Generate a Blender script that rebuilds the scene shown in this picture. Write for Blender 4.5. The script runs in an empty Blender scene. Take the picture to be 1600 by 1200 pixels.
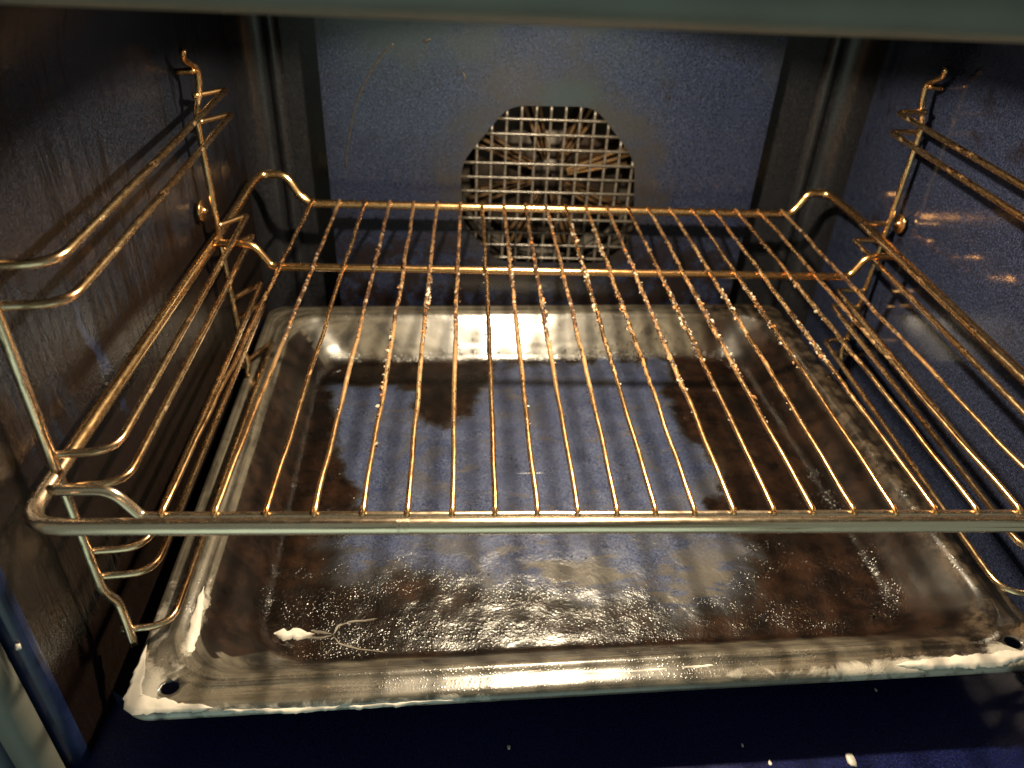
import bpy, bmesh, math, random
from mathutils import Vector, Matrix, Euler, noise
MM = 0.001
random.seed(7)
scene = bpy.context.scene
# ------------------------------------------------------------ camera
CAMP = (-73.83, -236.58, 223.92); CAMR = (0.98109, -0.04207, -0.04785); FPX = 1175.78
cam_d = bpy.data.cameras.new('camera'); cam = bpy.data.objects.new('camera', cam_d)
scene.collection.objects.link(cam); scene.camera = cam
cam.location = Vector(CAMP) * MM; cam.rotation_euler = CAMR
cam_d.sensor_width = 36; cam_d.lens = 36 * FPX / 1600
cam_d.clip_start = 0.005; cam_d.clip_end = 20
cam_d.dof.use_dof = True; cam_d.dof.focus_distance = 0.385; cam_d.dof.aperture_fstop = 9.0
RM = Euler(CAMR, 'XYZ').to_matrix()
def at(u, v, **k):
    """point of the place (mm) seen at photo pixel u, v on the plane x=, y= or z="""
    d = RM @ Vector(((u - 800) / FPX, -(v - 600) / FPX, -1.0)); c = Vector(CAMP)
    a, val = list(k.items())[0]; i = 'xyz'.index(a); t = (val - c[i]) / d[i]
    return c + d * t
# ------------------------------------------------------------ light
w = bpy.data.worlds.new('World'); scene.world = w; w.use_nodes = True
bg = w.node_tree.nodes['Background']; bg.inputs[0].default_value = (0.66, 0.80, 0.69, 1); bg.inputs[1].default_value = 0.27
LAMP = (0, 155, 222)
ld = bpy.data.lights.new('lamp_light', 'AREA'); ld.shape = 'DISK'; ld.size = 0.021; ld.energy = 5.8; ld.color = (1.0, 0.82, 0.56)
lo = bpy.data.objects.new('lamp_light', ld); scene.collection.objects.link(lo); lo.location = Vector(LAMP) * MM
# the daylit kitchen in front of the open oven, a soft greenish glow from low down
kd = bpy.data.lights.new('kitchen_light', 'AREA'); kd.shape = 'RECTANGLE'; kd.size = .95; kd.size_y = .85; kd.energy = 2.2; kd.color = (.72, 1.0, .85)
ko = bpy.data.objects.new('kitchen_light', kd); scene.collection.objects.link(ko); ko.location = (-.10, -.85, -.30)
ko.rotation_euler = (Vector((0, 0, 0)) - ko.location).to_track_quat('-Z', 'Y').to_euler()
scene.view_settings.view_transform = 'Standard'; scene.view_settings.look = 'None'
scene.view_settings.exposure = 0; scene.view_settings.gamma = 1
scene.render.engine = 'CYCLES'; scene.cycles.max_bounces = 8; scene.cycles.caustics_reflective = True

# ------------------------------------------------------------ helpers
C = scene.collection
def link(name, me, mats, parent=None, smooth=True):
    o = bpy.data.objects.new(name, me); C.objects.link(o)
    if mats is not None:
        for m in (mats if isinstance(mats, (list, tuple)) else [mats]): me.materials.append(m)
    if parent: o.parent = parent
    if smooth:
        for p in me.polygons: p.use_smooth = True
    return o
def mesh(name, verts, faces, mats, parent=None, smooth=True):
    me = bpy.data.meshes.new(name)
    me.from_pydata([tuple(Vector(v) * MM) for v in verts], [], faces); me.update()
    if len(verts) in TC:
        a_ = me.attributes.new('tc', 'FLOAT_VECTOR', 'POINT'); a_.data.foreach_set('vector', TC[len(verts)]); TC.clear()
    return link(name, me, mats, parent, smooth)
def empty(name, label, cat, group=None):
    o = bpy.data.objects.new(name, None); C.objects.link(o); o.empty_display_size = 0.02
    return tag(o, label, cat, group)
def tag(o, label=None, cat=None, group=None, kind=None):
    if label: o['label'] = label
    if cat: o['category'] = cat
    if group: o['group'] = group
    if kind: o['kind'] = kind
    return o
def lerp(a, b, t): return a + (b - a) * t
def rounded(pts, radii, n=6):
    """polyline with its corners rounded"""
    P = [Vector(p) for p in pts]; out = [P[0]]
    if not isinstance(radii, (list, tuple)): radii = [radii] * len(P)
    for i in range(1, len(P) - 1):
        a, b, c = P[i - 1], P[i], P[i + 1]; r = radii[i]
        d1 = (a - b); d2 = (c - b); k = min(r, d1.length * .48, d2.length * .48)
        s, e = b + d1.normalized() * k, b + d2.normalized() * k
        for j in range(n + 1):
            t = j / n; out.append(s * (1 - t) ** 2 + b * 2 * t * (1 - t) + e * t * t)
    out.append(P[-1]); return out
def resample(P, step):
    out = [P[0]]
    for a, b in zip(P, P[1:]):
        L = (b - a).length; n = max(1, int(round(L / step)))
        for j in range(1, n + 1): out.append(a.lerp(b, j / n))
    return out
TC = {}
def tube_geo(P, r, seg=10, closed=False, jit=0.0, fr=0.15, wob=0.0, dirt=None):
    V, F = [], []; n = len(P)
    T = []
    for i in range(n):
        a = P[(i - 1) % n] if (closed or i > 0) else P[i]; b = P[(i + 1) % n] if (closed or i < n - 1) else P[i]
        T.append((b - a).normalized())
    up = Vector((0, 0, 1)) if abs(T[0].z) < .9 else Vector((1, 0, 0))
    N = (up - T[0] * up.dot(T[0])).normalized()
    for i in range(n):
        N = (N - T[i] * N.dot(T[i])).normalized(); B = T[i].cross(N)
        c = P[i]
        if wob: c = c + Vector((noise.noise(c * .03), 0, noise.noise(c * .03 + Vector((9, 9, 9))))) * wob
        for s in range(seg):
            a = 2 * math.pi * s / seg; d = N * math.cos(a) + B * math.sin(a)
            rr = r
            if jit:
                k = dirt(c) if dirt else 1
                q = (c + d * r)
                rr = r * (1 + jit * k * (noise.noise(q * fr * 4) + .6 * max(0, noise.noise(q * fr * 2.1 + Vector((3, 1, 7)))) * 2) + .015 * noise.noise(q * .5))
            V.append(c + d * rr)
    L_ = 0.; tc = []
    for i in range(n):
        if i: L_ += (P[i] - P[i - 1]).length
        for s in range(seg):
            a = 2 * math.pi * s / seg; tc += [r * math.cos(a) * MM, r * math.sin(a) * MM, (L_ + P[0].x * 3.3) * MM]
    TC[len(V)] = tc
    m = n if closed else n - 1
    for i in range(m):
        for s in range(seg):
            a = i * seg + s; b = i * seg + (s + 1) % seg; k = ((i + 1) % n) * seg
            F.append((a, b, k + (s + 1) % seg, k + s))
    if not closed:
        F.append(tuple(range(seg))[::-1]); F.append(tuple((n - 1) * seg + s for s in range(seg)))
    return V, F
def tube(name, pts, r, mat, parent, radii=3.0, step=4.0, seg=10, closed=False, **k):
    P = rounded(pts, radii) if not closed else pts
    if step: P = resample(P, step)
    V, F = tube_geo(P, r, seg, closed, **k)
    return mesh(name, V, F, mat, parent)
def extrude(name, prof, y0, y1, mat, parent=None, ny=1):
    """x-z profile run along y"""
    V, F = [], []; n = len(prof)
    for j in range(ny + 1):
        y = lerp(y0, y1, j / ny); V += [(x, y, z) for x, z in prof]
    for j in range(ny):
        for i in range(n - 1): F.append((j * n + i, j * n + i + 1, (j + 1) * n + i + 1, (j + 1) * n + i))
    return mesh(name, V, F, mat, parent)
def arc(cx, cy, r, a0, a1, n=8):
    return [(cx + r * math.cos(math.radians(lerp(a0, a1, i / n))), cy + r * math.sin(math.radians(lerp(a0, a1, i / n)))) for i in range(n + 1)]
def blob_geo(c, rad, sub=1, amp=.3):
    bm = bmesh.new(); bmesh.ops.create_icosphere(bm, subdivisions=sub, radius=1)
    V = []
    for v in bm.verts:
        k = 1 + amp * noise.noise(v.co * 1.7 + Vector(c) * .37)
        V.append(Vector(c) + Vector((v.co.x * rad[0], v.co.y * rad[1], v.co.z * rad[2])) * k)
    F = [tuple(v.index for v in f.verts) for f in bm.faces]; bm.free(); return V, F
class Join:
    def __init__(s): s.V = []; s.F = []
    def add(s, g):
        n = len(s.V); s.V += [Vector(v) for v in g[0]]; s.F += [tuple(i + n for i in f) for f in g[1]]
    def build(s, name, mat, parent=None, smooth=True): return mesh(name, s.V, s.F, mat, parent, smooth)

# ------------------------------------------------------------ materials
class NT:
    def __init__(s, name):
        s.m = bpy.data.materials.new(name); s.m.use_nodes = True; s.t = s.m.node_tree; s.b = s.t.nodes['Principled BSDF']
        s.co = s.t.nodes.new('ShaderNodeTexCoord').outputs['Object']
    def set(s, i, v):
        if hasattr(v, 'is_linked') or isinstance(v, bpy.types.NodeSocket): s.t.links.new(v, i)
        elif isinstance(v, (tuple, list)) and len(v) == 3 and i.type == 'RGBA': i.default_value = (*v, 1)
        else: i.default_value = v
    def p(s, **k):
        for n, v in k.items():
            s.set(s.b.inputs[{'base': 'Base Color', 'rough': 'Roughness', 'metal': 'Metallic', 'normal': 'Normal', 'coat': 'Coat Weight', 'coatr': 'Coat Roughness', 'spec': 'Specular IOR Level', 'sss': 'Subsurface Weight', 'sheen': 'Sheen Weight'}[n]], v)
    def map(s, scale=(1, 1, 1), loc=(0, 0, 0), src=None):
        n = s.t.nodes.new('ShaderNodeMapping'); s.t.links.new(src or s.co, n.inputs[0]); n.inputs['Scale'].default_value = scale; n.inputs['Location'].default_value = loc
        return n.outputs[0]
    def noise(s, scale, detail=4, rough=.55, src=None, dist=0, out=0):
        n = s.t.nodes.new('ShaderNodeTexNoise'); s.t.links.new(src or s.co, n.inputs['Vector'])
        n.inputs['Scale'].default_value = scale; n.inputs['Detail'].default_value = detail; n.inputs['Roughness'].default_value = rough; n.inputs['Distortion'].default_value = dist
        return n.outputs[out]
    def voro(s, scale, feature='F1', src=None, out='Distance', rnd=1):
        n = s.t.nodes.new('ShaderNodeTexVoronoi'); n.feature = feature; s.t.links.new(src or s.co, n.inputs['Vector']); n.inputs['Scale'].default_value = scale; n.inputs['Randomness'].default_value = rnd
        return n.outputs[out]
    def ramp(s, v, a, b, ca=0.0, cb=1.0, smooth=True):
        n = s.t.nodes.new('ShaderNodeMapRange'); n.interpolation_type = 'SMOOTHSTEP' if smooth else 'LINEAR'
        s.t.links.new(v, n.inputs[0])
        for i, x in zip((1, 2, 3, 4), (a, b, ca, cb)): n.inputs[i].default_value = x
        return n.outputs[0]
    def math(s, op, a, b=0.0, clamp=False):
        n = s.t.nodes.new('ShaderNodeMath'); n.operation = op; n.use_clamp = clamp; s.set(n.inputs[0], a); s.set(n.inputs[1], b); return n.outputs[0]
    def mix(s, f, a, b):
        n = s.t.nodes.new('ShaderNodeMix'); n.data_type = 'RGBA'; s.set(n.inputs[0], f); s.set(n.inputs[6], a); s.set(n.inputs[7], b); return n.outputs[2]
    def mixf(s, f, a, b):
        n = s.t.nodes.new('ShaderNodeMix'); n.data_type = 'FLOAT'; s.set(n.inputs[0], f); s.set(n.inputs[2], a); s.set(n.inputs[3], b); return n.outputs[0]
    def bump(s, h, strength=.3, dist=.001, prev=None):
        n = s.t.nodes.new('ShaderNodeBump'); s.t.links.new(h, n.inputs['Height']); n.inputs['Strength'].default_value = strength; n.inputs['Distance'].default_value = dist
        if prev: s.t.links.new(prev, n.inputs['Normal'])
        return n.outputs[0]
    def sep(s, src=None):
        n = s.t.nodes.new('ShaderNodeSeparateXYZ'); s.t.links.new(src or s.co, n.inputs[0]); return n.outputs
    def attr(s, name, out='Fac'):
        n = s.t.nodes.new('ShaderNodeAttribute'); n.attribute_name = name; return n.outputs[out]

def enamel(name, base=(0.035, 0.05, 0.13), grease=0.35, streak=False, pits=0.5, rough=0.2, stripe=None, teal=0.0, fleck=1.0, lowdirt=None, bmp=.2, grain=.8, stain_sheen=False, spec=.6):
    n = NT(name)
    big = n.noise(9, 5, .6); fine = n.noise(900, 2, .5)
    fl = n.ramp(n.noise(1500, 1, .5), .62, .80, 0, fleck)
    col = n.mix(n.ramp(big, .35, .7), base, tuple(c * 1.35 for c in base))
    col = n.mix(n.ramp(fine, .46, .66, 0, grain), col, tuple(c * 2.6 + .002 for c in base))
    col = n.mix(n.ramp(n.noise(700, 2, .5, src=n.map(loc=(.5, .2, .7))), .52, .66, 0, grain), col, tuple(c * .35 for c in base))
    col = n.mix(n.math('MULTIPLY', fl, .5), col, (.13, .14, .17))
    vd = n.voro(150); vc = n.sep(n.voro(150, out='Color'))[0]
    pv = n.ramp(n.math('ADD', vd, n.math('MULTIPLY', n.math('SUBTRACT', n.noise(600, 2), .5), .12)), .07, .13, 1, 0)
    pm = n.math('MULTIPLY', n.math('MULTIPLY', pv, n.ramp(vc, .45, .5)), n.ramp(n.noise(22, 3), .40, .5, 0, pits))
    pm2 = n.math('MULTIPLY', n.ramp(n.voro(420), .12, .2, 1, 0), n.ramp(n.noise(50, 3), .48, .56, 0, pits)); pm = n.math('MAXIMUM', pm, pm2)
    col = n.mix(pm, col, (.002, .002, .0025))
    # grease: brown film
    src = n.map((1, 16, 1.2)) if streak else n.co
    g = n.noise(38 if not streak else 11, 6, .65, src=src, dist=.4 if streak else 0)
    if streak:
        g = n.math('ADD', n.math('MULTIPLY', n.noise(1, 5, .65, src=n.map((1, 150, 20)), dist=.9), .6), n.math('MULTIPLY', n.noise(35, 6, .7), .4))
        g = n.math('ADD', g, n.ramp(n.math('ADD', n.sep()[2], n.math('MULTIPLY', n.noise(14, 5, .65), .09)), .03, .13, .16, -.10))
        drip = n.math('MULTIPLY', n.ramp(n.noise(1, 4, .6, src=n.map((1, 120, 9), (.3, .4, .1)), dist=1.1), .50, .62), n.ramp(n.noise(11, 4, .6), .40, .58)); col = n.mix(n.math('MULTIPLY', drip, .8), col, (.003, .0028, .003))
    gm = n.ramp(g, .62 - grease * .5, .78 - grease * .5)
    if lowdirt:
        z = n.sep()[2]
        low = n.ramp(n.math('ADD', z, n.math('MULTIPLY', n.noise(25, 5, .6), .06)), lowdirt[0], lowdirt[1], 1, 0)
        gm = n.math('MAXIMUM', gm, n.math('MULTIPLY', low, n.ramp(n.noise(45, 6, .7), .38, .55)))
    if stripe:
        y = n.sep()[1]; z = n.sep()[2]
        wob = n.math('MULTIPLY', n.math('SUBTRACT', n.noise(60, 4, .6), .5), .022)
        d = n.math('ABSOLUTE', n.math('SUBTRACT', n.math('ADD', y, wob), n.math('ADD', n.math('MULTIPLY', z, stripe[1]), stripe[0])))
        sm = n.math('MULTIPLY', n.ramp(d, stripe[2], stripe[2] + .002, 1, 0), n.ramp(n.noise(90, 3), .3, .45))
        sm = n.math('MULTIPLY', sm, n.ramp(z, -.03, -.01)); sm = n.math('MULTIPLY', sm, n.ramp(z, .045, .065, 1, 0))
        gm = n.math('MULTIPLY', gm, n.math('SUBTRACT', 1.0, sm))
        col = n.mix(n.math('MULTIPLY', sm, .5), col, (.012, .018, .05))
    gc = n.mix(n.noise(160, 4, .7), (.0020, .0012, .0008), (.0115, .0062, .0036))
    col = n.mix(n.math('MULTIPLY', gm, .9), col, gc)
    if stain_sheen:
        x, _, z = n.sep(); r = n.math('SQRT', n.math('ADD', n.math('POWER', n.math('SUBTRACT', x, -.004), 2), n.math('POWER', n.math('SUBTRACT', z, .005), 2)))
        r = n.math('ADD', r, n.math('MULTIPLY', n.math('SUBTRACT', n.noise(17, 7, .72, dist=.5), .5), .16))
        col = n.mix(n.math('MULTIPLY', n.ramp(r, .070, .125, .75, 0), n.ramp(n.noise(60, 6, .7), .3, .6, .45, 1)), col, (.018, .0155, .0115))
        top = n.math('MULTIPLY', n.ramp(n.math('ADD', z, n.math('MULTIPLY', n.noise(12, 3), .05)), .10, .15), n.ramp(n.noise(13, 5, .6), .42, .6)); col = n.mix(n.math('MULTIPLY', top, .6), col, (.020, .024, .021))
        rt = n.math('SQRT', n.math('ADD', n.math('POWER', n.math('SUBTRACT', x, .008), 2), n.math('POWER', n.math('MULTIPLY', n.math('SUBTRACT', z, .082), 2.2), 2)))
        col = n.mix(n.ramp(n.math('ADD', rt, n.math('MULTIPLY', n.noise(40, 4), .03)), .02, .055, .6, 0), col, (.013, .024, .029))  # teal reflection above the grille, painted into the enamel colour
        spot = n.math('MULTIPLY', n.ramp(n.voro(42), .10, .16, 1, 0), n.ramp(n.sep(n.voro(42, out='Color'))[1], .72, .78)); col = n.mix(n.math('MULTIPLY', spot, .5), col, (.05, .028, .012))
    if teal:
        col = n.mix(n.ramp(n.noise(7, 3), .5, .7, 0, teal), col, (.016, .040, .042))
    n.p(base=col, rough=n.mixf(gm, n.mixf(n.noise(20, 3), rough * .7, rough * 1.4), rough * 1.5), spec=spec)
    h = n.math('ADD', n.math('MULTIPLY', n.noise(260, 3, .6), .5), n.math('MULTIPLY', gm, n.noise(420, 3, .7, src=n.map((1, 1.6, .5)) if streak else None)))
    if streak: h = n.math('ADD', n.math('ADD', h, n.math('MULTIPLY', n.noise(1, 4, .6, src=n.map((1, 380, 90))), .35)), n.math('MULTIPLY', drip, .6))
    if streak: h = n.math('ADD', h, n.math('MULTIPLY', n.noise(800, 3, .7), .55))
    h = n.math('SUBTRACT', h, pm)
    n.p(normal=n.bump(h, bmp, .0008))
    return n.m

def metal(name, dirt=.5, cool=False, vary=False, clean=(.62, .44, .24), rust=(.16, .05, .015), zone=None, rough=.24, stretch=.12):
    n = NT(name); tc = n.attr('tc', 'Vector')
    lo = n.map((1, 1, stretch), src=tc)
    a = n.noise(90, 5, .65, src=lo); b = n.noise(700, 4, .65, src=n.map((1, 1, .3), src=tc)); c = n.noise(120, 6, .72, src=n.map((1.4, 1.4, .5), src=tc))
    tone = n.mix(n.ramp(a, .35, .65), clean, (clean[0] * .62, clean[1] * .46, clean[2] * .34))
    tone = n.mix(n.ramp(n.noise(600, 3, .6, src=lo), .52, .66, 0, .75), tone, (clean[0] * .22, clean[1] * .15, clean[2] * .12))
    dm = n.ramp(n.math('ADD', n.math('MULTIPLY', c, .7), n.math('MULTIPLY', b, .3)), .68 - dirt * .32, .80 - dirt * .32)
    if vary:
        oi = n.t.nodes.new('ShaderNodeObjectInfo').outputs['Random']
        dm = n.ramp(n.math('ADD', n.math('ADD', n.math('MULTIPLY', c, .7), n.math('MULTIPLY', b, .3)), n.math('MULTIPLY', n.math('SUBTRACT', oi, .5), .20)), .68 - dirt * .32, .80 - dirt * .32)
        tone = n.mix(n.ramp(oi, 0, 1, 0, .45), tone, (.50, .30, .14))
    if zone:
        y = n.sep()[1]; y = n.math('ADD', y, n.math('MULTIPLY', n.math('SUBTRACT', n.noise(9, 2), .5), .12)); zz = n.math('MULTIPLY', n.ramp(y, zone[0], zone[1]), n.ramp(y, zone[2], zone[3], 1, .5))
        dm = n.math('MULTIPLY', dm, n.math('ADD', zz, .06), True)
    if cool:
        yy = n.sep()[1]; tone = n.mix(n.ramp(yy, -.005, .035, .5, 0), tone, n.mix(n.ramp(n.noise(600, 3, .6, src=lo), .5, .66), (.74, .72, .64), (.20, .17, .13)))
    rc = n.mix(n.ramp(b, .30, .52), rust, (.022, .010, .006))
    rc = n.mix(n.ramp(n.noise(160, 4, .6, src=tc), .56, .64), rc, (.26, .215, .16))
    rc = n.mix(n.ramp(n.noise(110, 4, .6, src=n.map(loc=(.3, .1, .2), src=tc)), .58, .65), rc, (.36, .13, .03))
    n.p(base=n.mix(dm, tone, rc), metal=n.mixf(dm, 1.0, .3), rough=n.mixf(dm, n.mixf(b, rough * .6, rough * 1.6), .5))
    n.p(normal=n.bump(n.math('ADD', n.math('MULTIPLY', dm, n.noise(1100, 3, .7, src=tc)), n.math('MULTIPLY', b, .12)), .45, .0005))
    return n.m
def simple(name, base, rough=.5, metal_=0., bumps=None, var=.25, scale=60, sss=0):
    n = NT(name); k = n.noise(scale, 5, .6)
    n.p(base=n.mix(n.ramp(k, .3, .7), tuple(c * (1 - var) for c in base), tuple(min(1, c * (1 + var)) for c in base)), rough=rough, metal=metal_)
    if bumps: n.p(normal=n.bump(n.noise(bumps[0], 4, .6), bumps[1], bumps[2]))
    if sss: n.p(sss=sss); n.b.inputs['Subsurface Radius'].default_value = (.004, .003, .002)
    return n.m

M = {}
M['wall_l'] = enamel('wall_enamel_greasy', (.0056, .0068, .0108), grease=.36, streak=True, stripe=(.095, -.28, .0025), pits=.5, rough=.11, bmp=.42, spec=.38)
M['wall_r'] = enamel('wall_enamel_clean', (.0092, .0120, .0255), grease=.10, pits=1, rough=.11, bmp=.12)
M['back'] = enamel('back_wall_enamel', (.0062, .0064, .0080), grease=.04, pits=.3, rough=.3, spec=.3)
M['panel'] = enamel('fan_panel_enamel', (.0074, .0100, .0235), grease=.05, pits=.6, rough=.2, spec=.38, stain_sheen=True, lowdirt=(-.04, .035))
M['floor'] = enamel('floor_enamel', (.0022, .0040, .030), grease=.0, pits=.3, rough=.42, fleck=.6, bmp=.1, spec=.12)
M['ceil'] = enamel('ceiling_enamel', (.008, .009, .014), grease=.5, pits=.5, rough=.3)
M['wire'] = metal('rack_wire_metal', dirt=.70, vary=True, zone=(.07, .17, .33, .372), clean=(.84, .55, .27), rust=(.10, .032, .010))
M['frame'] = metal('rack_frame_metal', dirt=.08, stretch=.015, cool=True, clean=(.80, .54, .27), rust=(.2, .07, .02))
M['guide'] = metal('guide_wire_metal', dirt=.34, cool=True, clean=(.74, .54, .30), rust=(.09, .035, .015))
M['foam_thin'] = simple('thin_foam_film', (.16, .14, .115), .4)
M['foam'] = simple('cleaning_foam', (.50, .46, .41), .45, bumps=(500, .25, .0006), var=.06, sss=.25)
M['crumb'] = None
M['gasket'] = simple('door_seal_rubber', (.088, .090, .076), .5, bumps=(60, .3, .001), var=.12, scale=25)
M['trim'] = simple('front_frame_enamel', (.022, .030, .05), .4, var=.15)
M['lip'] = simple('front_lip_enamel', (.010, .016, .05), .25, var=.3, bumps=(700, .1, .0003))
M['fan_lit'] = metal('fan_metal_lit', dirt=.45, clean=(.62, .42, .22), rough=.34)  # brighter copy for the one blade that glints, highlight put into its colour
M['fan_shaded'] = metal('fan_metal_shaded', dirt=.7, clean=(.20, .13, .07), rust=(.05, .02, .01), rough=.45)  # darker copy of the same metal, shade painted in for the other blades
M['grille_v'] = simple('grille_enamel_upright', (.075, .066, .058), .3, .2, var=.4, scale=200)
M['grille'] = simple('grille_enamel', (.055, .048, .040), .24, .3, var=.3, scale=200, bumps=(900, .3, .0005))
M['dark'] = simple('fan_chamber_metal', (.03, .025, .02), .5, .4)
M['lens'] = simple('lamp_lens_glass', (.8, .75, .6), .1)
n = NT('burnt_crumbs'); k = n.voro(260, out='Color'); s_ = n.sep(k)
cc = n.mix(n.ramp(s_[0], .62, .68), (.018, .008, .004), (.20, .17, .125)); cc = n.mix(n.ramp(s_[1], .84, .86), cc, (.20, .08, .02))
n.p(base=cc, rough=.5, normal=n.bump(n.noise(1500, 3), .5, .0004)); M['crumb'] = n.m

# tray enamel: 'clean' holds the signed distance (mm/20) to the wiped blue area, 'rim' how far up the wall / flange
n = NT('tray_enamel')
sd = n.attr('clean'); hgt = n.attr('rim'); rr = n.attr('foamy'); pr = n.attr('round')
sdn = n.math('ADD', sd, n.math('MULTIPLY', n.math('SUBTRACT', n.noise(24, 8, .66, dist=.5), .5), 3.2))
fy = n.ramp(n.sep()[1], .09, .15); cm = n.mixf(fy, n.ramp(sdn, -.5, .8), n.ramp(sdn, -.12, .30))
blue = n.mix(n.ramp(n.noise(40, 5, .6), .35, .65), (.0170, .025, .062), (.036, .047, .096))
blue = n.mix(n.ramp(n.noise(700, 2, .5, src=n.map(loc=(.1, .2, 0))), .47, .62, 0, .85), blue, (.009, .012, .028)); blue = n.mix(n.ramp(n.noise(1100, 2), .5, .68, 0, .65), blue, (.10, .11, .14))
film = n.ramp(n.noise(20, 6, .7, dist=.6), .50, .66, 0, .6); blue = n.mix(film, blue, (.040, .037, .031))
film2 = n.ramp(n.noise(31, 7, .75, src=n.map((.7, 1.6, 1), (.2, .4, 0)), dist=.3), .57, .63, 0, .6); blue = n.mix(film2, blue, (.058, .050, .038))
brown = n.mix(n.ramp(n.noise(60, 7, .7), .35, .68), (.0022, .0012, .0008), (.0165, .0073, .0038))
brown = n.mix(n.ramp(n.noise(18, 5, .6), .58, .74, 0, .5), brown, (.022, .017, .012))
brown = n.mix(n.ramp(n.noise(13, 4, .6), .50, .64, 0, .7), brown, (.0022, .0014, .0010))
grey = n.mix(n.noise(70, 5, .7), (.008, .008, .008), (.024, .023, .022))
bott = n.mix(n.mixf(fy, n.ramp(sdn, -.9, -.05), n.ramp(sdn, -.3, .1)), brown, grey); bott = n.mix(cm, bott, blue)
front = n.ramp(n.sep()[1], .085, .13, 1, 0); fsm = n.math('MULTIPLY', n.math('MULTIPLY', front, n.ramp(sdn, -.2, .3)), n.ramp(n.noise(26, 6, .6, src=n.map((.55, 1.5, 1), (.1, .3, 0))), .50, .56))
bott = n.mix(n.math('MULTIPLY', fsm, .8), bott, (.060, .053, .040))
rd = n.attr('ringd'); sx = n.sep(); cmb = n.t.nodes.new('ShaderNodeCombineXYZ')
n.set(cmb.inputs[0], n.math('MULTIPLY', sx[0], 9)); n.set(cmb.inputs[1], n.math('MULTIPLY', sx[1], 9)); n.set(cmb.inputs[2], n.math('MULTIPLY', rd, 380))
strk = n.noise(1, 6, .7, src=cmb.outputs[0])
wallc = n.mix(n.ramp(n.noise(30, 6, .7, dist=.5), .36, .66), (.018, .0165, .014), (.125, .11, .082))
wallc = n.mix(n.ramp(n.noise(9, 3), .5, .68, 0, .5), wallc, (.015, .017, .023))
flm = n.math('ADD', n.math('MULTIPLY', strk, .65), n.math('MULTIPLY', n.noise(40, 7, .75, dist=1.), .35))
flc = n.mix(n.ramp(flm, .38, .62), (.016, .014, .011), (.105, .092, .071))
brn = n.attr('brownish'); brn = n.ramp(n.math('ADD', brn, n.math('MULTIPLY', n.math('SUBTRACT', n.noise(24, 6, .7), .5), .9)), .3, .7)
flc = n.mix(brn, flc, n.mix(n.ramp(n.noise(90, 6, .7), .4, .66), (.006, .004, .0025), (.055, .040, .027)))
wallc = n.mix(brn, wallc, brown)
col = n.mix(n.ramp(hgt, .02, .22), bott, wallc); col = n.mix(n.ramp(hgt, .72, .95), col, flc)
fo = n.ramp(n.math('ADD', rr, n.math('MULTIPLY', n.math('SUBTRACT', n.noise(70, 6, .7, dist=.8), .5), 1.4)), .45, .75)
col = n.mix(fo, col, (.32, .295, .255))
rear = n.ramp(sx[1], .30, .33)
wet = n.math('MULTIPLY', n.math('SUBTRACT', 1.0, cm), n.ramp(hgt, .1, .3, 1, 0))
n.p(base=col, rough=n.mixf(wet, n.mixf(n.noise(30, 4), .18, .42), n.mixf(n.noise(50, 4), .17, .30)), spec=.7, coat=n.math('MULTIPLY', n.ramp(hgt, .03, .2, 0, .6), n.math('SUBTRACT', 1.0, n.math('MULTIPLY', brn, .75))), coatr=.24)
dr = n.ramp(n.voro(620), .0, .45, 1, 0); dr2 = n.ramp(n.voro(330), 0, .38, 1, 0)
drm = n.ramp(n.noise(26, 4, .6), .42, .6); dmk = n.ramp(n.noise(38, 5, .65, src=n.map((.5, 1.3, 1), (.4, .2, 0))), .42, .62, .15, 1)
h1 = n.math('ADD', n.math('MULTIPLY', dr, .6), n.math('MULTIPLY', n.math('MULTIPLY', dr2, drm), .8))
h1 = n.math('MULTIPLY', n.math('MULTIPLY', h1, dmk), n.mixf(wet, n.mixf(n.ramp(hgt, .85, 1), .06, .60), 1.0))
b1 = n.bump(h1, .5, .0010); lumps = n.math('MULTIPLY', n.noise(70, 6, .65, dist=.6), n.mixf(n.ramp(hgt, .03, .15), 1.0, 0.0)); lumps = n.math('ADD', lumps, n.math('MULTIPLY', n.noise(55, 1.5, .5), n.ramp(hgt, .03, .15, 0, .55))); b2 = n.bump(lumps, .45, .0022, b1)
n.p(normal=b2); M['tray'] = n.m
M['tray_edge'] = M['tray']

# ------------------------------------------------------------ the oven cavity (setting)
ZF, ZC, XW = -140, 198, 254
def side_profile(s):
    pr = [(s * x, z) for x, z in arc(XW - 16, ZF + 15.6, 16, -88, 0)] + [(s * XW, -60), (s * XW, 60)]
    pr += [(s * x, z) for x, z in arc(XW - 52, ZC - 52, 52, 0, 78, 12)] + [(s * 190, ZC)]
    return pr
for nm, s, m in (('side_wall_left', -1, 'wall_l'), ('side_wall_right', 1, 'wall_r')):
    yfront = 6 if s < 0 else -20
    tag(extrude(nm, side_profile(s), yfront, 384, M[m], ny=6), kind='structure')
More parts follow.
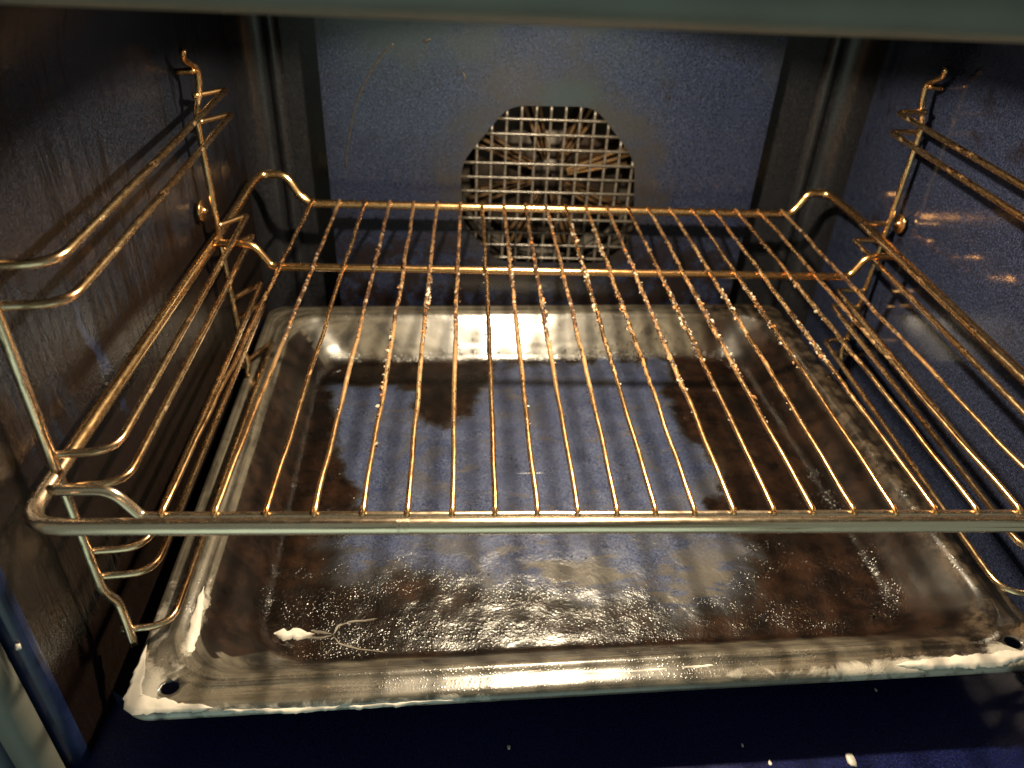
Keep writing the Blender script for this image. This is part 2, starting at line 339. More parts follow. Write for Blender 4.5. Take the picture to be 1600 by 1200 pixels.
# vertical rear corners, rounded with a fold
for nm, s, m in (('rear_corner_left', -1, 'back'), ('rear_corner_right', 1, 'back')):
    pl = [(s * XW, 384)] + [(s * x, y) for x, y in arc(XW - 22, 392, 22, 0, 70, 10)] + [(s * (XW - 20), 414), (s * (XW - 22), 413), (s * (XW - 24), 410.5), (s * (XW - 27), 410), (s * (XW - 30), 411), (s * (XW - 33), 415)]
    V, F = [], []; k = len(pl)
    for j in range(9):
        z = lerp(ZF, ZC, j / 8); V += [(x, y, z) for x, y in pl]
    for j in range(8):
        for i in range(k - 1): F.append((j * k + i, j * k + i + 1, (j + 1) * k + i + 1, (j + 1) * k + i))
    tag(mesh(nm, V, F, M[m]), kind='structure')
def ring_plate(name, rect, hole, y, mat, parent=None, depth=0):
    """plate in the x-z plane with an eight-cornered hole; rect = x0,x1,z0,z1"""
    x0, x1, z0, z1 = rect; cx = (x0 + x1) / 2; V = [(x, y, z) for x, z in hole]
    n_ = len(hole); hc = Vector((sum(p[0] for p in hole) / n_, sum(p[1] for p in hole) / n_)); outer = []
    for x, z in hole:
        d = Vector((x, z)) - hc; t = min([q for q in (((x1 if d.x > 0 else x0) - hc.x) / d.x if abs(d.x) > 1e-6 else 1e9, ((z1 if d.y > 0 else z0) - hc.y) / d.y if abs(d.y) > 1e-6 else 1e9)])
        outer.append(hc + d * t)
    V += [(p.x, y, p.y) for p in outer]; F = []
    cor = [(x0, z0), (x1, z0), (x1, z1), (x0, z1)]
    for i in range(n_):
        j = (i + 1) % n_; a, b = outer[i], outer[j]
        mid = [c for c in cor if (abs(c[0] - a.x) < .01 or abs(c[1] - a.y) < .01) and (abs(c[0] - b.x) < .01 or abs(c[1] - b.y) < .01) and not (abs(a.x - b.x) < .01 or abs(a.y - b.y) < .01)]
        if mid:
            V.append((mid[0][0], y, mid[0][1])); F.append((i, n_ + i, len(V) - 1, n_ + j, j))
        else: F.append((i, n_ + i, n_ + j, j))
    if depth:
        k = len(V); V += [(x, y + depth, z) for x, z in hole]
        for i in range(n_): j = (i + 1) % n_; F.append((i, j, k + j, k + i))
    return V, F
YB, YP = 416, 393
HOLE = [at(u, v, y=YP) for u, v in ((795, 165), (930, 167), (992, 250), (990, 370), (945, 413), (780, 411), (722, 352), (720, 256))]
hole = []
for i in range(8):
    a, b, c = (Vector((HOLE[(i + k) % 8].x, HOLE[(i + k) % 8].z)) for k in (-1, 0, 1))
    e1 = b + (a - b).normalized() * 13; e2 = b + (c - b).normalized() * 13
    for q in range(5): t = q / 4; g_ = e1 * (1 - t) ** 2 + b * 2 * t * (1 - t) + e2 * t * t; hole.append((g_.x, g_.y))
hole = hole[::-1]
V, F = ring_plate('back_wall', (-XW + 30, XW - 30, ZF, ZC), [(x * 1.12, z * 1.12) for x, z in hole], YB, None)
tag(mesh('back_wall', V, F, M['back'], smooth=False), kind='structure')
# floor with a dropped front lip
V = [(x, y, z) for y, z in ((YB, ZF), (-48, ZF), (-54, ZF - 1.5), (-58, ZF - 6), (-60, ZF - 14)) for x in (-300, 300)]
tag(mesh('oven_floor', V, [(i, i + 1, i + 3, i + 2) for i in (0, 2, 4, 6)], M['floor']), kind='structure')
# ceiling with round lamp recess
cx, cy = LAMP[0], LAMP[1]; V, F = [], []
NR = 32
for k in range(NR):
    a = 2 * math.pi * k / NR; V.append((cx + 66 * math.cos(a), cy + 66 * math.sin(a), ZC))
for k in range(NR):
    a = 2 * math.pi * k / NR; c_, s_ = math.cos(a), math.sin(a); t = min(215 / max(abs(c_), 1e-6), (255 if s_ > 0 else 190) / max(abs(s_), 1e-6)); V.append((cx + c_ * t, cy + s_ * t, ZC))
for k in range(NR):
    a = 2 * math.pi * k / NR; V.append((cx + 60 * math.cos(a), cy + 60 * math.sin(a), ZC + 28))
for k in range(NR):
    j = (k + 1) % NR; F += [(k, j, NR + j, NR + k), (k, 2 * NR + k, 2 * NR + j, j)]
F.append(tuple(range(2 * NR, 3 * NR)))
tag(mesh('oven_ceiling', V, F, M['ceil'], smooth=False), kind='structure')
V = [(-300, YB, ZC + .6), (300, YB, ZC + .6), (-300, 380, ZC + .6), (300, 380, ZC + .6)]
# front surround: flange, lip and outer frame, as rounded rectangular loops around the mouth
def loop_path(x0, x1, z0, z1, y, r):
    P = []
    for cx_, cz_, a0 in ((x1 - r, z1 - r, 0), (x0 + r, z1 - r, 90), (x0 + r, z0 + r, 180), (x1 - r, z0 + r, 270)):
        for q in range(9):
            a = math.radians(a0 + 90 * q / 8); P.append(Vector((cx_ + r * math.cos(a), y, cz_ + r * math.sin(a))))
    return P
def loft(name, loops, mat, parent=None):
    V, F = [], []; k = len(loops[0])
    for L in loops: V += L
    for j in range(len(loops) - 1):
        for i in range(k): F.append((j * k + i, j * k + (i + 1) % k, (j + 1) * k + (i + 1) % k, (j + 1) * k + i))
    return mesh(name, V, F, mat, parent)
fl = [loop_path(-XW + e, XW - e, ZF - 22 + e, ZC - 4 - e, y, 20) for e, y in ((0.8, 6), (-.2, 2), (-.6, -4), (-.8, -16), (-1, -22))]
mf = tag(loft('mouth_flange', fl, [M['wall_l'], M['wall_r']]), kind='structure')
for p in mf.data.polygons: p.material_index = 1 if p.center.x > .1 else 0
lp = [loop_path(-XW - e, XW + e, ZF - 22 - e, ZC - 4 + e, y, 20 + e) for e, y in ((1, -22), (1.6, -25), (3.2, -27), (6, -28), (12, -28.5), (18, -29))]
tag(loft('mouth_lip', lp, M['lip']), kind='structure')
gk = loop_path(-XW - 14, XW + 14, ZF - 34, ZC + 5.0, -36, 30)
V, F = tube_geo(gk, 8, 14, True)
tag(mesh('door_gasket', V, F, M['gasket']), 'grey green rubber seal running round the mouth of the oven', 'door seal')
ff = [loop_path(-XW - e, XW + e, ZF - 22 - e, ZC - 6 + e, y, 20 + e) for e, y in ((22, -30), (24, -36), (27, -40), (32, -41), (70, -42))]
tag(loft('front_frame', ff, M['trim']), kind='structure')

# ------------------------------------------------------------ fan cover panel with its grille
pan = empty('fan_cover_panel', 'raised blue speckled enamel panel with an eight sided mesh grille on the back wall', 'fan cover')
RX0, RX1, RZ0, RZ1 = -189, 177, -128, 182
V, F = ring_plate('p', (RX0, RX1, RZ0, RZ1), hole, YP, None, depth=2.5)
k = len(V)
for (a, b, c, d) in (((RX0, RZ0), (RX0, RZ1), 0, 0), ((RX1, RZ0), (RX1, RZ1), 0, 0), ((RX0, RZ1), (RX1, RZ1), 0, 0), ((RX0, RZ0), (RX1, RZ0), 0, 0)):
    i = len(V); e = 1.2 if a[0] == RX0 else -1.2
    V += [(a[0], YP, a[1]), (b[0], YP, b[1]), (b[0], YB, b[1]), (a[0], YB, a[1])]; F.append((i, i + 1, i + 2, i + 3))
mesh('cover_plate', V, F, M['panel'], pan, smooth=False)
def hole_span(val, axis):
    """where the line axis=val crosses the hole outline"""
    hits = []
    for i in range(len(hole)):
        a, b = hole[i], hole[(i + 1) % len(hole)]; o = 1 - axis
        if (a[axis] - val) * (b[axis] - val) < 0:
            t = (val - a[axis]) / (b[axis] - a[axis]); hits.append(a[o] + (b[o] - a[o]) * t)
    return (min(hits), max(hits)) if len(hits) >= 2 else None
hx0 = min(p[0] for p in hole); hz1 = max(p[1] for p in hole)
for i in range(1, 13):
    x = hx0 + 12.05 * i + 1.0; sp = hole_span(x, 0)
    if not sp: continue
    V, F = tube_geo(resample([Vector((x, YP + 1.6, sp[0] - .5)), Vector((x, YP + 1.6, sp[1] + .5))], 6), 1.2, 8)
    mesh('grille_bar', V, F, M['grille_v'], pan)
for j in range(1, 13):
    z = hz1 - 12.25 * j + .8; sp = hole_span(z, 1)
    if not sp: continue
    V, F = tube_geo(resample([Vector((sp[0] - .5, YP + 1.0, z)), Vector((sp[1] + .5, YP + .7, z))], 6), 1.3, 8)
    mesh('grille_bar', V, F, M['grille'], pan)
M['scratch'] = simple('scratch_brown', (.028, .022, .015), .5, var=.6, scale=150)
for pl, r in (([(540, 262), (545, 215), (556, 160), (575, 118), (600, 82), (615, 68)], .55), ([(662, 66), (668, 62), (673, 61)], .9), ([(723, 112), (727, 120), (724, 128)], .7), ([(775, 338), (778, 350)], .6)):
    P = resample(rounded([at(u, v, y=YP - .05) for u, v in pl], 8), 2); V, F = tube_geo(P, r, 6, jit=.9, fr=.3)
    V = [Vector((v.x, YP - .05 + (v.y - YP) * .25, v.z)) for v in V]; mesh('scratch_mark', V, F, M['scratch'], pan)
# fan chamber + fan
ch = Join(); NP = 24
V = [(3 + 96 * math.cos(2 * math.pi * k / NP), y, 3 + 96 * math.sin(2 * math.pi * k / NP)) for y in (YB + .4, YB + 48) for k in range(NP)]
F = [(k, (k + 1) % NP, NP + (k + 1) % NP, NP + k) for k in range(NP)] + [tuple(range(NP, 2 * NP))]
tag(mesh('fan_chamber', V, F, M['dark']), kind='structure')
fan = empty('circulation_fan', 'golden brown metal fan wheel with bent blades behind the mesh grille', 'fan')
fc = Vector((2, YB + 26, 2))
J = Join(); prof = [(2, 2), (14, 2), (17, 6), (20, 15), (64, 16), (70, 17)]
V, F = [], []
for r, yy in prof:
    for k in range(NP): a = 2 * math.pi * k / NP; V.append(fc + Vector((r * math.cos(a), yy - 8, r * math.sin(a))))
for q in range(len(prof) - 1):
    for k in range(NP): F.append((q * NP + k, q * NP + (k + 1) % NP, (q + 1) * NP + (k + 1) % NP, (q + 1) * NP + k))
F.append(tuple(range(NP))); mesh('hub', V, F, simple('fan_hub_metal', (.020, .014, .010), .5, .4, var=.5), fan)
blade_me = None; NBL = 8
for b in range(NBL):
    if blade_me is None:
        J = Join()
        for k3, (o3, l3) in enumerate(((-11, 70), (-4.5, 76), (2.5, 73))):
            V = []
            for r, yy, zz in ((16, -7, o3 * .35), (16, 4, o3 * .35 + 1), (l3, -9, o3 + 1.5), (l3, 3, o3 + 4)):
                V += [(r, yy, zz), (r, yy, zz + (1.6 if r < 20 else 3.0))]
            J.add((V, [(0, 4, 5, 1), (1, 5, 7, 3), (3, 7, 6, 2), (2, 6, 4, 0), (4, 6, 7, 5), (0, 1, 3, 2)]))
        bo = J.build('blade', M['fan_lit'], fan, smooth=False); blade_me = J.build('blade', M['fan_shaded'], fan, smooth=False)
        bd = blade_me; blade_me = bd.data; bpy.data.objects.remove(bd)
    else:
        bo = bpy.data.objects.new('blade', blade_me); C.objects.link(bo); bo.parent = fan
    bo.location = fc * MM; bo.rotation_euler = (0, 2 * math.pi * b / NBL - .32, 0)
V, F = tube_geo([fc + Vector((84 * math.cos(2 * math.pi * k / 48), 4, 84 * math.sin(2 * math.pi * k / 48))) for k in range(48)], 3.2, 10, True)
tag(mesh('heating_ring', V, F, M['dark']), 'dark round heating element circling the fan behind the grille', 'heating element')

# ------------------------------------------------------------ lamp in the ceiling recess
lampo = empty('oven_lamp', 'small lit lamp in the round recess of the oven ceiling', 'lamp')
V, F = tube_geo([Vector((cx + 17 * math.cos(2 * math.pi * k / 24), cy + 17 * math.sin(2 * math.pi * k / 24), ZC + 24)) for k in range(24)], 3, 8, True)
mesh('bezel', V, F, M['guide'], lampo)
V = [(cx + 15 * math.cos(2 * math.pi * k / 24), cy + 15 * math.sin(2 * math.pi * k / 24), ZC + 26) for k in range(24)]
mesh('socket_plate', V, [tuple(range(24))], M['lens'], lampo)

# ------------------------------------------------------------ wire rack
WX = [-198.8, -177.5, -156.3, -136.3, -116.4, -97.4, -78.3, -60.3, -42.2, -24.4, -7.3, 9.1, 26.4, 44.2, 61.9, 79.5, 98.1, 116.7, 135.5, 154.8, 174.3, 194.8]
rack = empty('oven_rack', 'golden brown wire grid shelf with burnt on residue spanning the middle of the oven', 'oven rack')
H = 10.5
fr = [(-100, -19.5, H), (-243, -19.5, H), (-246, 325, H), (-243, 352, 17), (-238, 368, 20), (-219, 368, 19.5), (-209, 367.5, 2), (-201, 367, -3.4), (-60, 367, -3.4), (203, 367, -3.4), (210, 367.5, 6), (215, 368, 15.5), (231, 368, 15.5), (241, 330, H), (226, -19.5, H)]
fr_r = [0, 16, 30, 14, 7, 7, 7, 5, 5, 5, 6, 7, 12, 20, 16]
P = rounded(fr + [fr[0]], fr_r + [0])[:-1]
P = resample(P + [P[0]], 5)[:-1]
V, F = tube_geo(P, 3.4, 18, True, jit=.025, fr=.08); mesh('outer_frame', V, F, M['frame'], rack)
for y, r, zl, n_ in ((0.5, 2.4, -3.6, 'f'), (246, 2.6, -3.8, 'b')):
    zt = 12.5 if n_ == 'b' else 11.5
    pts = [(-243, y, zt), (-218, y, zt + .5), (-207.5, y, zl + 1), (-203, y, zl), (-50, y, zl), (203, y, zl), (212, y, zt), (236, y, zt)]
    if n_ == 'f': pts = [(-241, y, zt), (-217, y, zt), (-208, y, zl + .5), (-203, y, zl), (-50, y, zl), (199, y, zl), (207, y, zt), (229, y, zt)]
    tube('cross_bar', pts, r, M['frame'], rack, radii=[0, 6, 5, 3, 1, 5, 6, 0], step=3.5, seg=12, jit=.04, fr=.12)
def dirt(c):
    k = max(0., min(1., (c.y - 60) / 110)) * max(.45, min(1., (375 - c.y) / 40)); return .25 + k * (1 if c.x > -90 else .6)
random.seed(3)
for i, x in enumerate(WX):
    bow = random.uniform(-1.2, 1.2)
    pts = [Vector((x, -1.5, -1.6)), Vector((x, 1.5, -.2))] + [Vector((x + bow * math.sin(math.pi * t / 24) * .8, 367 * t / 24, 0)) for t in range(1, 24)] + [Vector((x, 366, 0)), Vector((x, 369, -1))]
    V, F = tube_geo(resample(pts, 1.6), 1.28, 8, jit=.24, fr=.16, wob=.7, dirt=dirt)
    mesh('wire', V, F, M['wire'], rack)
J = Join(); random.seed(11)
hot = [(9, 170), (8, 250), (11, 215), (11, 300), (12, 180), (13, 130), (13, 240), (14, 210), (14, 150), (15, 175), (15, 120), (16, 200), (10, 330), (12, 280), (5, 205), (5, 190), (4, 120), (17, 170), (18, 170), (18, 140), (19, 200)]
for q in range(1500):
    if q < 1000:
        wi, yy = random.choice(hot); yy += random.gauss(0, 22)
    else: wi, yy = random.choice(range(3, 20)), random.uniform(60, 362)
    if not 20 < yy < 364: continue
    x = WX[wi]; a = random.uniform(-.6, math.pi + .6); r = random.choice((.25, .3, .35, .45, .6, .9, 1.15)) * (1.0 if q < 1000 else .55)
    c = (x + 1.25 * math.cos(a), yy, 1.25 * math.sin(a)); J.add(blob_geo(c, (r, r * random.uniform(1, 2.2), r * random.uniform(.7, 1.2)), 1, .9))
tag(J.build('burnt_crumbs', M['crumb'], rack, smooth=False), kind='stuff')

# ------------------------------------------------------------ side guide racks
def side_rack(s, label, zs, rear_y, xr, xf, yf, xu, yru, zdisc, gdir):
    root = empty('shelf_guide_rack', label, 'shelf guide', 'wire shelf guides on the side walls')
    # uprights
    xx = s * xu
    tube('rear_upright', [(xx - s * 2, yru - 8, 133), (xx + s * 0, yru - 5, 127), (xx - s * 4, yru + 6, 120), (xx - s * 3, yru + 5, 108), (xx, yru, 92), (xx, yru + 1, 24), (xx, yru + 3, -60), (xx - s * 1, yru + 3, -80), (xx - s * 5, yru - 1, -90), (xx - s * 3, yru - 4, -100)], 2.1, M['guide'], root, radii=4, step=3, seg=12, jit=.04, fr=.12)
    yu = 12 if s < 0 else 20
    tube('front_upright', [(xx - s * 2, yu - 6, 133), (xx, yu - 4, 127), (xx - s * 4, yu + 4, 120), (xx, yu, 105), (xx, yu, 30), (xx, yu, -60), (xx - s * 1.2, yu + 1.5, -67), (xx - s * 3.2, yu + 3, -73), (xx - s * 4.2, yu + 2, -84), (xx - s * 6, yu - 1, -100)], 2.3, M['guide'], root, radii=4, step=3, seg=12, jit=.04, fr=.12)
    for k, z in enumerate(zs):
        ry = rear_y[k]; d = 1.0 if k % 2 else -1.0
        pts = [(xx, yru + 1, z + .3), (s * xr, ry, z), (s * xf, yf, z), (xx, yu + 2, z - .5)]
        tube('guide_wire', pts, 1.85, M['guide'], root, radii=[0, 4, 15, 0], step=2.5, seg=12, jit=.05, fr=.12)
    for y, z, fl_ in ((yru - 3, zdisc, 0),):
        ax = s * (XW - 4.5); V, F = [], []
        for q, (r, dx) in enumerate(((1.4, -1.2 if fl_ else -3.0), (1.8, -1.1 if fl_ else -2.6), (2.0, -.6), (7.0, -.5), (7.4, 0), (7.2, 1.2))):
            for k in range(20): a = 2 * math.pi * k / 20; V.append((ax + s * dx, y + r * math.cos(a), z + r * math.sin(a)))
        for q in range(5):
            for k in range(20): F.append((q * 20 + k, q * 20 + (k + 1) % 20, (q + 1) * 20 + (k + 1) % 20, (q + 1) * 20 + k))
        F.append(tuple(range(20))); mesh('mounting_washer', V, F, M['dark'] if fl_ else M['frame'], root)
    for z in (119, -96):
        tube('support_hook', [(xx - s * 3, yru + 4, z), (s * (XW - 2), yru + 4, z - 1)], 2.0, M['guide'], root, radii=0, step=3)
    return root
side_rack(-1, 'wire shelf guide on the brown streaked left wall, its front loops in full view', [104.6, 88.6, 19.5, 1.8, -37, -53.5, -92], [279, 282, 280, 286, 288, 287, 293], 228, 219, 16, 243, 258, 32, 1)
side_rack(1, 'wire shelf guide on the cleaner speckled blue right wall, cut off by the picture edge', [102.5, 89, 21, 7, -36, -50, -80], [284, 285, 288, 289, 290, 291, 285], 222, 213, 20, 244, 286, 23, 1)

# ------------------------------------------------------------ baking tray
tray = empty('baking_tray', 'enamelled baking tray with burnt brown edges, wiped blue centre and white foam on its rim', 'baking tray')
TH = math.radians(2.4); TU = Vector((math.cos(TH), math.sin(TH), 0)); TV = Vector((-math.sin(TH), math.cos(TH), 0)); T0 = Vector((-231.5, -27.5, 0)); TW, TL = 470, 398
def tw(u, v, z): return T0 + TU * u + TV * v + Vector((0, 0, z))
def tl(p): d = p - T0; d.z = 0; return d.dot(TU), d.dot(TV)
POLY = [tl(at(u, v, z=-133)) for u, v in ((525, 605), (600, 598), (640, 615), (655, 650), (690, 662), (735, 650), (765, 600), (775, 566), (1040, 566), (1045, 619), (1066, 682), (1115, 727), (1135, 770), (1120, 800), (1160, 860), (1150, 940), (1050, 950), (960, 930), (850, 925), (750, 915), (650, 905), (560, 890), (530, 850), (560, 800), (552, 740), (530, 690))]
def sdist(x, y, PL):
    d = 1e9; ins = False; n_ = len(PL)
    for i in range(n_):
        ax, ay = PL[i]; bx, by = PL[(i + 1) % n_]
        ex, ey = bx - ax, by - ay; t = max(0, min(1, ((x - ax) * ex + (y - ay) * ey) / (ex * ex + ey * ey)))
        d = min(d, math.hypot(x - ax - ex * t, y - ay - ey * t))
        if (ay > y) != (by > y) and x < (bx - ax) * (y - ay) / (by - ay) + ax: ins = not ins
    return d if ins else -d
def rring(d, R):
    x0, x1, y0, y1 = d, TW - d, d, TL - d; R = min(R, (x1 - x0) / 2 - .01, (y1 - y0) / 2 - .01); out = []
    def side(ax, ay, bx, by, n_):
        for q in range(n_): t = q / n_; out.append((lerp(ax, bx, t), lerp(ay, by, t)))
    def cor(cx_, cy_, a0, n_=12):
        for q in range(n_): a = math.radians(a0 + 90 * q / n_); out.append((cx_ + R * math.cos(a), cy_ + R * math.sin(a)))
    side(x0 + R, y0, x1 - R, y0, 84); cor(x1 - R, y0 + R, -90); side(x1, y0 + R, x1, y1 - R, 64); cor(x1 - R, y1 - R, 0)
    side(x1 - R, y1, x0 + R, y1, 84); cor(x0 + R, y1 - R, 90); side(x0, y1 - R, x0, y0 + R, 64); cor(x0 + R, y0 + R, 180)
    return out
ZR, ZB = -100, -133
prof = [(1.2, -107, 13), (0.2, -106, 14), (-.3, -104.5, 14), (.2, -102.3, 14), (1.5, -100.8, 15), (3.5, -100.2, 17), (6, -100, 20), (9, -100, 23), (11, -99.9, 26), (12.5, -99.4, 28), (14, -98.8, 30), (15.5, -98.8, 32), (17, -99.6, 33)]
sl = [min(1, (q + .5) / 24 / .06, (1 - (q + .5) / 24) / .22) for q in range(24)]; acc = 0
for q in range(24):
    acc += sl[q]; prof.append((17 + 34 * (q + 1) / 24, lerp(-99.6, ZB, acc / sum(sl)), 34))
d = 53.0
while d < TL / 2 - .5: prof.append((d, ZB, max(1, 34 - (d - 46)))); d += 2.4
prof.append((TL / 2 - .3, ZB, .2))
V, F, A1, A2, A3, A4, A5 = [], [], [], [], [], [], []
HOLES = [(20.5, 12.8), (TW - 20.5, 13.5)]
def blobmask(u, v):
    k = 0
    for (bu, bv, ru, rv, wt) in ((3, 8, 16, 22, 1.2), (6, 55, 7, 40, .75), (22, 45, 4, 45, .8), (60, -1, 60, 5, .75), (150, 0, 60, 3, .6), (395, 3, 70, 6, .95), (455, 8, 25, 8, 1.1), (300, 4, 60, 3, .6), (190, 12, 12, 4, .5)):
        q = ((u - bu) / ru) ** 2 + ((v - bv) / rv) ** 2; k = max(k, wt * math.exp(-q * .8))
    return k
K = None
for (dd, z, R) in prof:
    ring = rring(dd, R); K = len(ring)
    for (u, v) in ring:
        zz = z; p3 = Vector((u, v, 0)) 
        if dd > 38:
            zz += .55 * noise.noise(p3 * .035) + .25 * noise.noise(p3 * .13)
        elif dd > 20: zz += .6 * noise.noise(p3 * .03)
        V.append(tw(u, v, zz)); A1.append(sdist(u, v, POLY) / 20 if dd > 30 else -3.); A2.append(max(0, min(1, (z - ZB) / (ZR - ZB)))); A3.append(blobmask(u, v) if dd < 30 else 0)
        A4.append(dd * MM); dl, dr_, df_, db_ = u, TW - u, v, TL - v; mn = min(dl, dr_, df_, db_)
        A5.append(.95 if mn == dr_ else (max(0, min(1, (u - 330) / 110)) if mn == df_ else ((.85 if dd > 24 else 0) if mn == dl else max(0, min(.8, (u - 330) / 110)))))
def in_hole(idx):
    c = sum((V[i] for i in idx), Vector()) / len(idx); u, v = tl(c)
    return False
for j in range(len(prof) - 1):
    for i in range(K): F.append((j * K + i, j * K + (i + 1) % K, (j + 1) * K + (i + 1) % K, (j + 1) * K + i))
j = len(prof) - 1
F.append(tuple(j * K + i for i in range(K)))
me = bpy.data.meshes.new('pan'); me.from_pydata([tuple(v * MM) for v in V], [], F); me.update()
for nm, arr in (('clean', A1), ('rim', A2), ('foamy', A3), ('ringd', A4), ('brownish', A5)):
    at_ = me.attributes.new(nm, 'FLOAT', 'POINT'); at_.data.foreach_set('value', arr)
po = link('pan', me, M['tray'], tray)
sol = po.modifiers.new('sheet', 'SOLIDIFY'); sol.thickness = .0008; sol.offset = -1
# corner holes: punched with a boolean
cut = Join()
for (u, v) in HOLES:
    base = tw(u, v, 0); Vc = []; 
    for zz in (-112, -90):
        for k in range(20): a = 2 * math.pi * k / 20; Vc.append(base + TU * (4.1 * math.cos(a)) + TV * (3.6 * math.sin(a)) + Vector((0, 0, zz)))
    cut.add((Vc, [tuple(range(20))[::-1], tuple(range(20, 40))] + [(k, (k + 1) % 20, 20 + (k + 1) % 20, 20 + k) for k in range(20)]))
cme = bpy.data.meshes.new('punch'); cme.from_pydata([tuple(v * MM) for v in cut.V], [], cut.F); cob = bpy.data.objects.new('punch', cme); C.objects.link(cob)
bo = po.modifiers.new('punch', 'BOOLEAN'); bo.object = cob; bo.operation = 'DIFFERENCE'; bo.solver = 'FAST'
dg = bpy.context.evaluated_depsgraph_get(); newme = bpy.data.meshes.new_from_object(po.evaluated_get(dg)); po.modifiers.clear(); po.data = newme
bpy.data.objects.remove(cob)

J = Join(); random.seed(21)
DP = [(752 + 8 * k + random.uniform(-2, 2), 712 + k * .35 + random.uniform(-2, 2)) for k in range(26) if random.random() < .62] + [(random.uniform(560, 1060), random.uniform(680, 900)) for k in range(90)]
for u, v in DP:
    c = at(u, v, z=ZB + .1); r = random.choice((.35, .45, .6, .8)); J.add(blob_geo((c.x, c.y, c.z), (r, r, r * .6), 2, .1))
for k in range(60):
    uu = random.uniform(150, 440); t = random.uniform(.08, .8); c = tw(uu, TL - 17 - 34 * t, lerp(-99.6, ZB, t) + .4); r = random.choice((.4, .6, .8)); J.add(blob_geo(tuple(c), (r, r * .7, r), 2, .1))
nd = NT('water_drops'); nd.p(base=(.03, .033, .04), rough=.06, spec=.8)
tag(J.build('water_drops', nd.m, tray), kind='stuff')
# ------------------------------------------------------------ cleaning foam
def smear(name, pts, widths, hgt, parent, zoff=0, seed=0, amp=.5, mat='foam'):
    P = resample([Vector(p) for p in pts], 1.5); n_ = len(P); V, F = [], []; S = 9
    for i, c in enumerate(P):
        t = i / (n_ - 1); f = t * (len(widths) - 1); a = int(min(f, len(widths) - 2)); wd = lerp(widths[a], widths[a + 1], f - a)
        T = (P[min(i + 1, n_ - 1)] - P[max(i - 1, 0)]); T.normalize(); N = Vector((-T.y, T.x, 0)).normalized()
        endf = min(1, math.sin(math.pi * min(max(t, .02), .98)) * 3)
        for s in range(S):
            q = -1 + 2 * s / (S - 1); ww = wd * endf * (1 + amp * noise.noise(Vector((c.x * .12, c.y * .12, (q > 0) * 7 + seed))) + .8 * amp * noise.noise(Vector((c.x * .5, c.y * .5, (q > 0) * 5 + seed))))
            hh = hgt * endf * (1 - q * q) ** .6 * (1 + .5 * noise.noise(c * .25 + Vector((0, 0, seed + q)))) if abs(q) < 1 else -.4
            V.append(c + N * q * ww + Vector((0, 0, hh + zoff)))
    for i in range(n_ - 1):
        for s in range(S - 1): F.append((i * S + s, i * S + s + 1, (i + 1) * S + s + 1, (i + 1) * S + s))
    F.append(tuple(range(S))); F.append(tuple((n_ - 1) * S + s for s in range(S))[::-1])
    return mesh(name, V, F, M[mat], parent)
Z = lambda u, v, z: at(u, v, z=z)
smear('foam_smear', [Z(428, 990, -132.4), Z(445, 991, -132.4), Z(462, 989, -132.4), Z(480, 993, -132.4), Z(492, 990, -132.4)], [1.6, 3.4, 4.0, 2.6, .6], 1.5, tray, seed=1, amp=.9)
smear('foam_streak', [Z(486, 985, -132.6), Z(505, 988, -132.6), Z(522, 992, -132.6)], [1.2, .8, .3], .25, tray, seed=21, amp=1.2, mat='foam_thin')
smear('foam_streak', [Z(480, 996, -132.6), Z(500, 996, -132.6), Z(520, 993, -132.6)], [1.0, .7, .3], .25, tray, seed=22, amp=1.2, mat='foam_thin')
smear('foam_streak', [Z(521, 991, -132.6), Z(528, 979, -132.6), Z(545, 972, -132.6), Z(575, 968, -132.6), Z(592, 966, -132.6)], [.3, .9, .7, .5, .1], .2, tray, seed=2, amp=1.3, mat='foam_thin')
smear('foam_streak', [Z(520, 992, -132.6), Z(530, 1006, -132.6), Z(560, 1014, -132.6), Z(610, 1020, -132.6)], [.3, .6, .35, .1], .2, tray, seed=3, amp=1.3, mat='foam_thin')
smear('foam_smear', [tw(21, 75, -100.5), tw(22, 50, -101), tw(23.5, 30, -101.6), tw(30, 18.5, -101.5), tw(38, 17.5, -101)], [.8, 2.2, 3.2, 2.4, .8], 1.3, tray, seed=4, amp=.5)
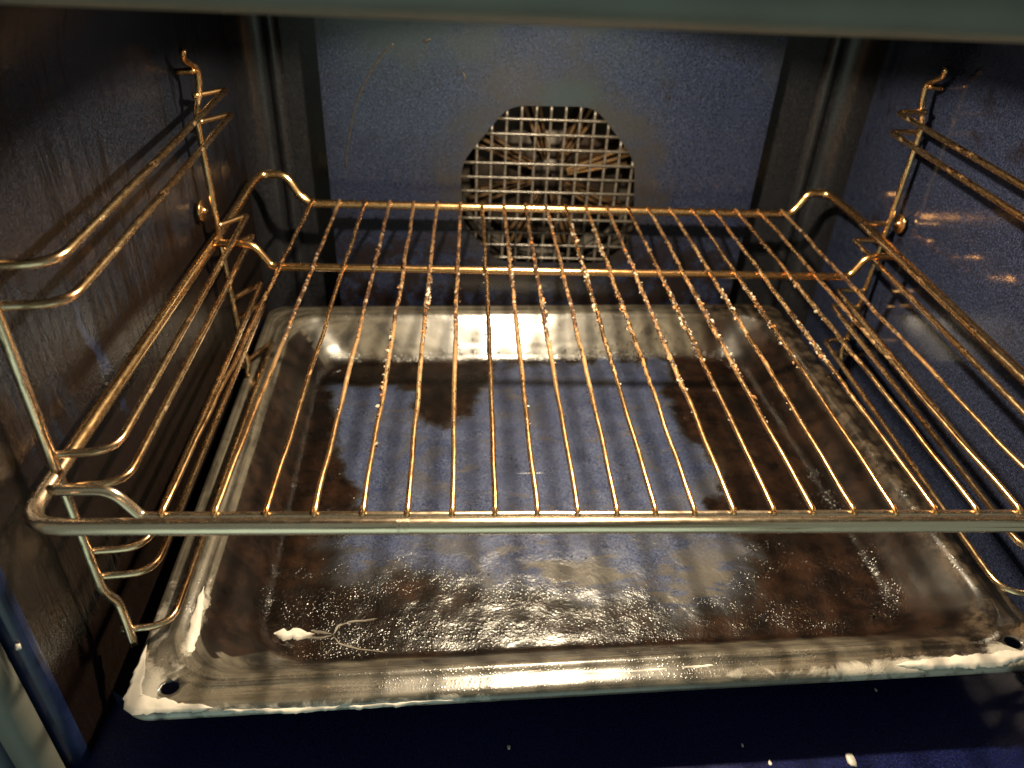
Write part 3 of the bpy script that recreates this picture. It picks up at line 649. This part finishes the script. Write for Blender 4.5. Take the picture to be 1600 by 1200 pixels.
smear('foam_smear', [tw(2.0, 40, -100.6), tw(3.5, 20, -100.6), tw(6, 7, -100.4), tw(22, 3.2, -100.4), tw(45, 1.5, -101.2)], [.6, 2.6, 5.0, 2.6, .8], 1.2, tray, seed=5, amp=.5)
smear('foam_smear', [tw(40, 1.2, -102), tw(70, .2, -103), tw(110, .1, -103.6), tw(160, .2, -103)], [.8, 1.6, 1.2, .5], .9, tray, seed=6, amp=.9)
smear('foam_smear', [tw(375, 4, -101), tw(400, 4, -100.6), tw(430, 4.5, -100.4), tw(450, 5.5, -100.5), tw(462, 10, -100.6)], [.8, 3, 4, 4, 1.5], 1.8, tray, seed=7, amp=.4)
smear('foam_smear', [tw(180, 10, -100.2), tw(187, 12, -100.2), tw(200, 11, -100.2)], [.5, 2, .6], .5, tray, seed=8, amp=.9)
smear('foam_smear', [tw(205, 8.5, -100.2), tw(235, 8.5, -100.2), tw(265, 9, -100.2)], [.4, .8, .5], .3, tray, seed=9, amp=.9)
smear('foam_smear', [tw(268, 9, -100.2), tw(285, 9.6, -100.2)], [.8, 1.2], .5, tray, seed=10, amp=.9)
for i, (u, v, r) in enumerate(((1330, 1188, 2.3), (1203, 1193, .9), (1368, 1078, .7), (795, 1168, .8), (1160, 1165, .6))):
    c = at(u, v, z=ZF); V, F = blob_geo((c.x, c.y, c.z + .3), (r, r * 1.6, r * .45), 2, .6)
    tag(mesh('foam_dab', V, F, M['foam']), ('largest white foam dab on the blue oven floor below the tray', 'small white foam dab on the blue oven floor left of the largest dab', 'tiny foam speck in the shade close under the right tray rim', 'tiny foam speck on the dark floor under the middle of the tray', 'tiny foam speck on the dark floor right of the middle')[i], 'foam dab')
for i, (u, v, x, r) in enumerate(((28, 1011, -258, 1.3), (126, 1143, -256.5, 2.0), (132, 1170, -256.5, 1.8))):
    c = at(u, v, x=x); V, F = blob_geo(tuple(c), (1.2, r, r * 1.3), 2, .5)
    tag(mesh('foam_dab', V, F, M['foam']), ('lone white foam dab high up on the blue left lip of the oven mouth', 'upper of two white foam dabs near the foot of the left lip', 'lower of two white foam dabs near the foot of the left lip')[i], 'foam dab')
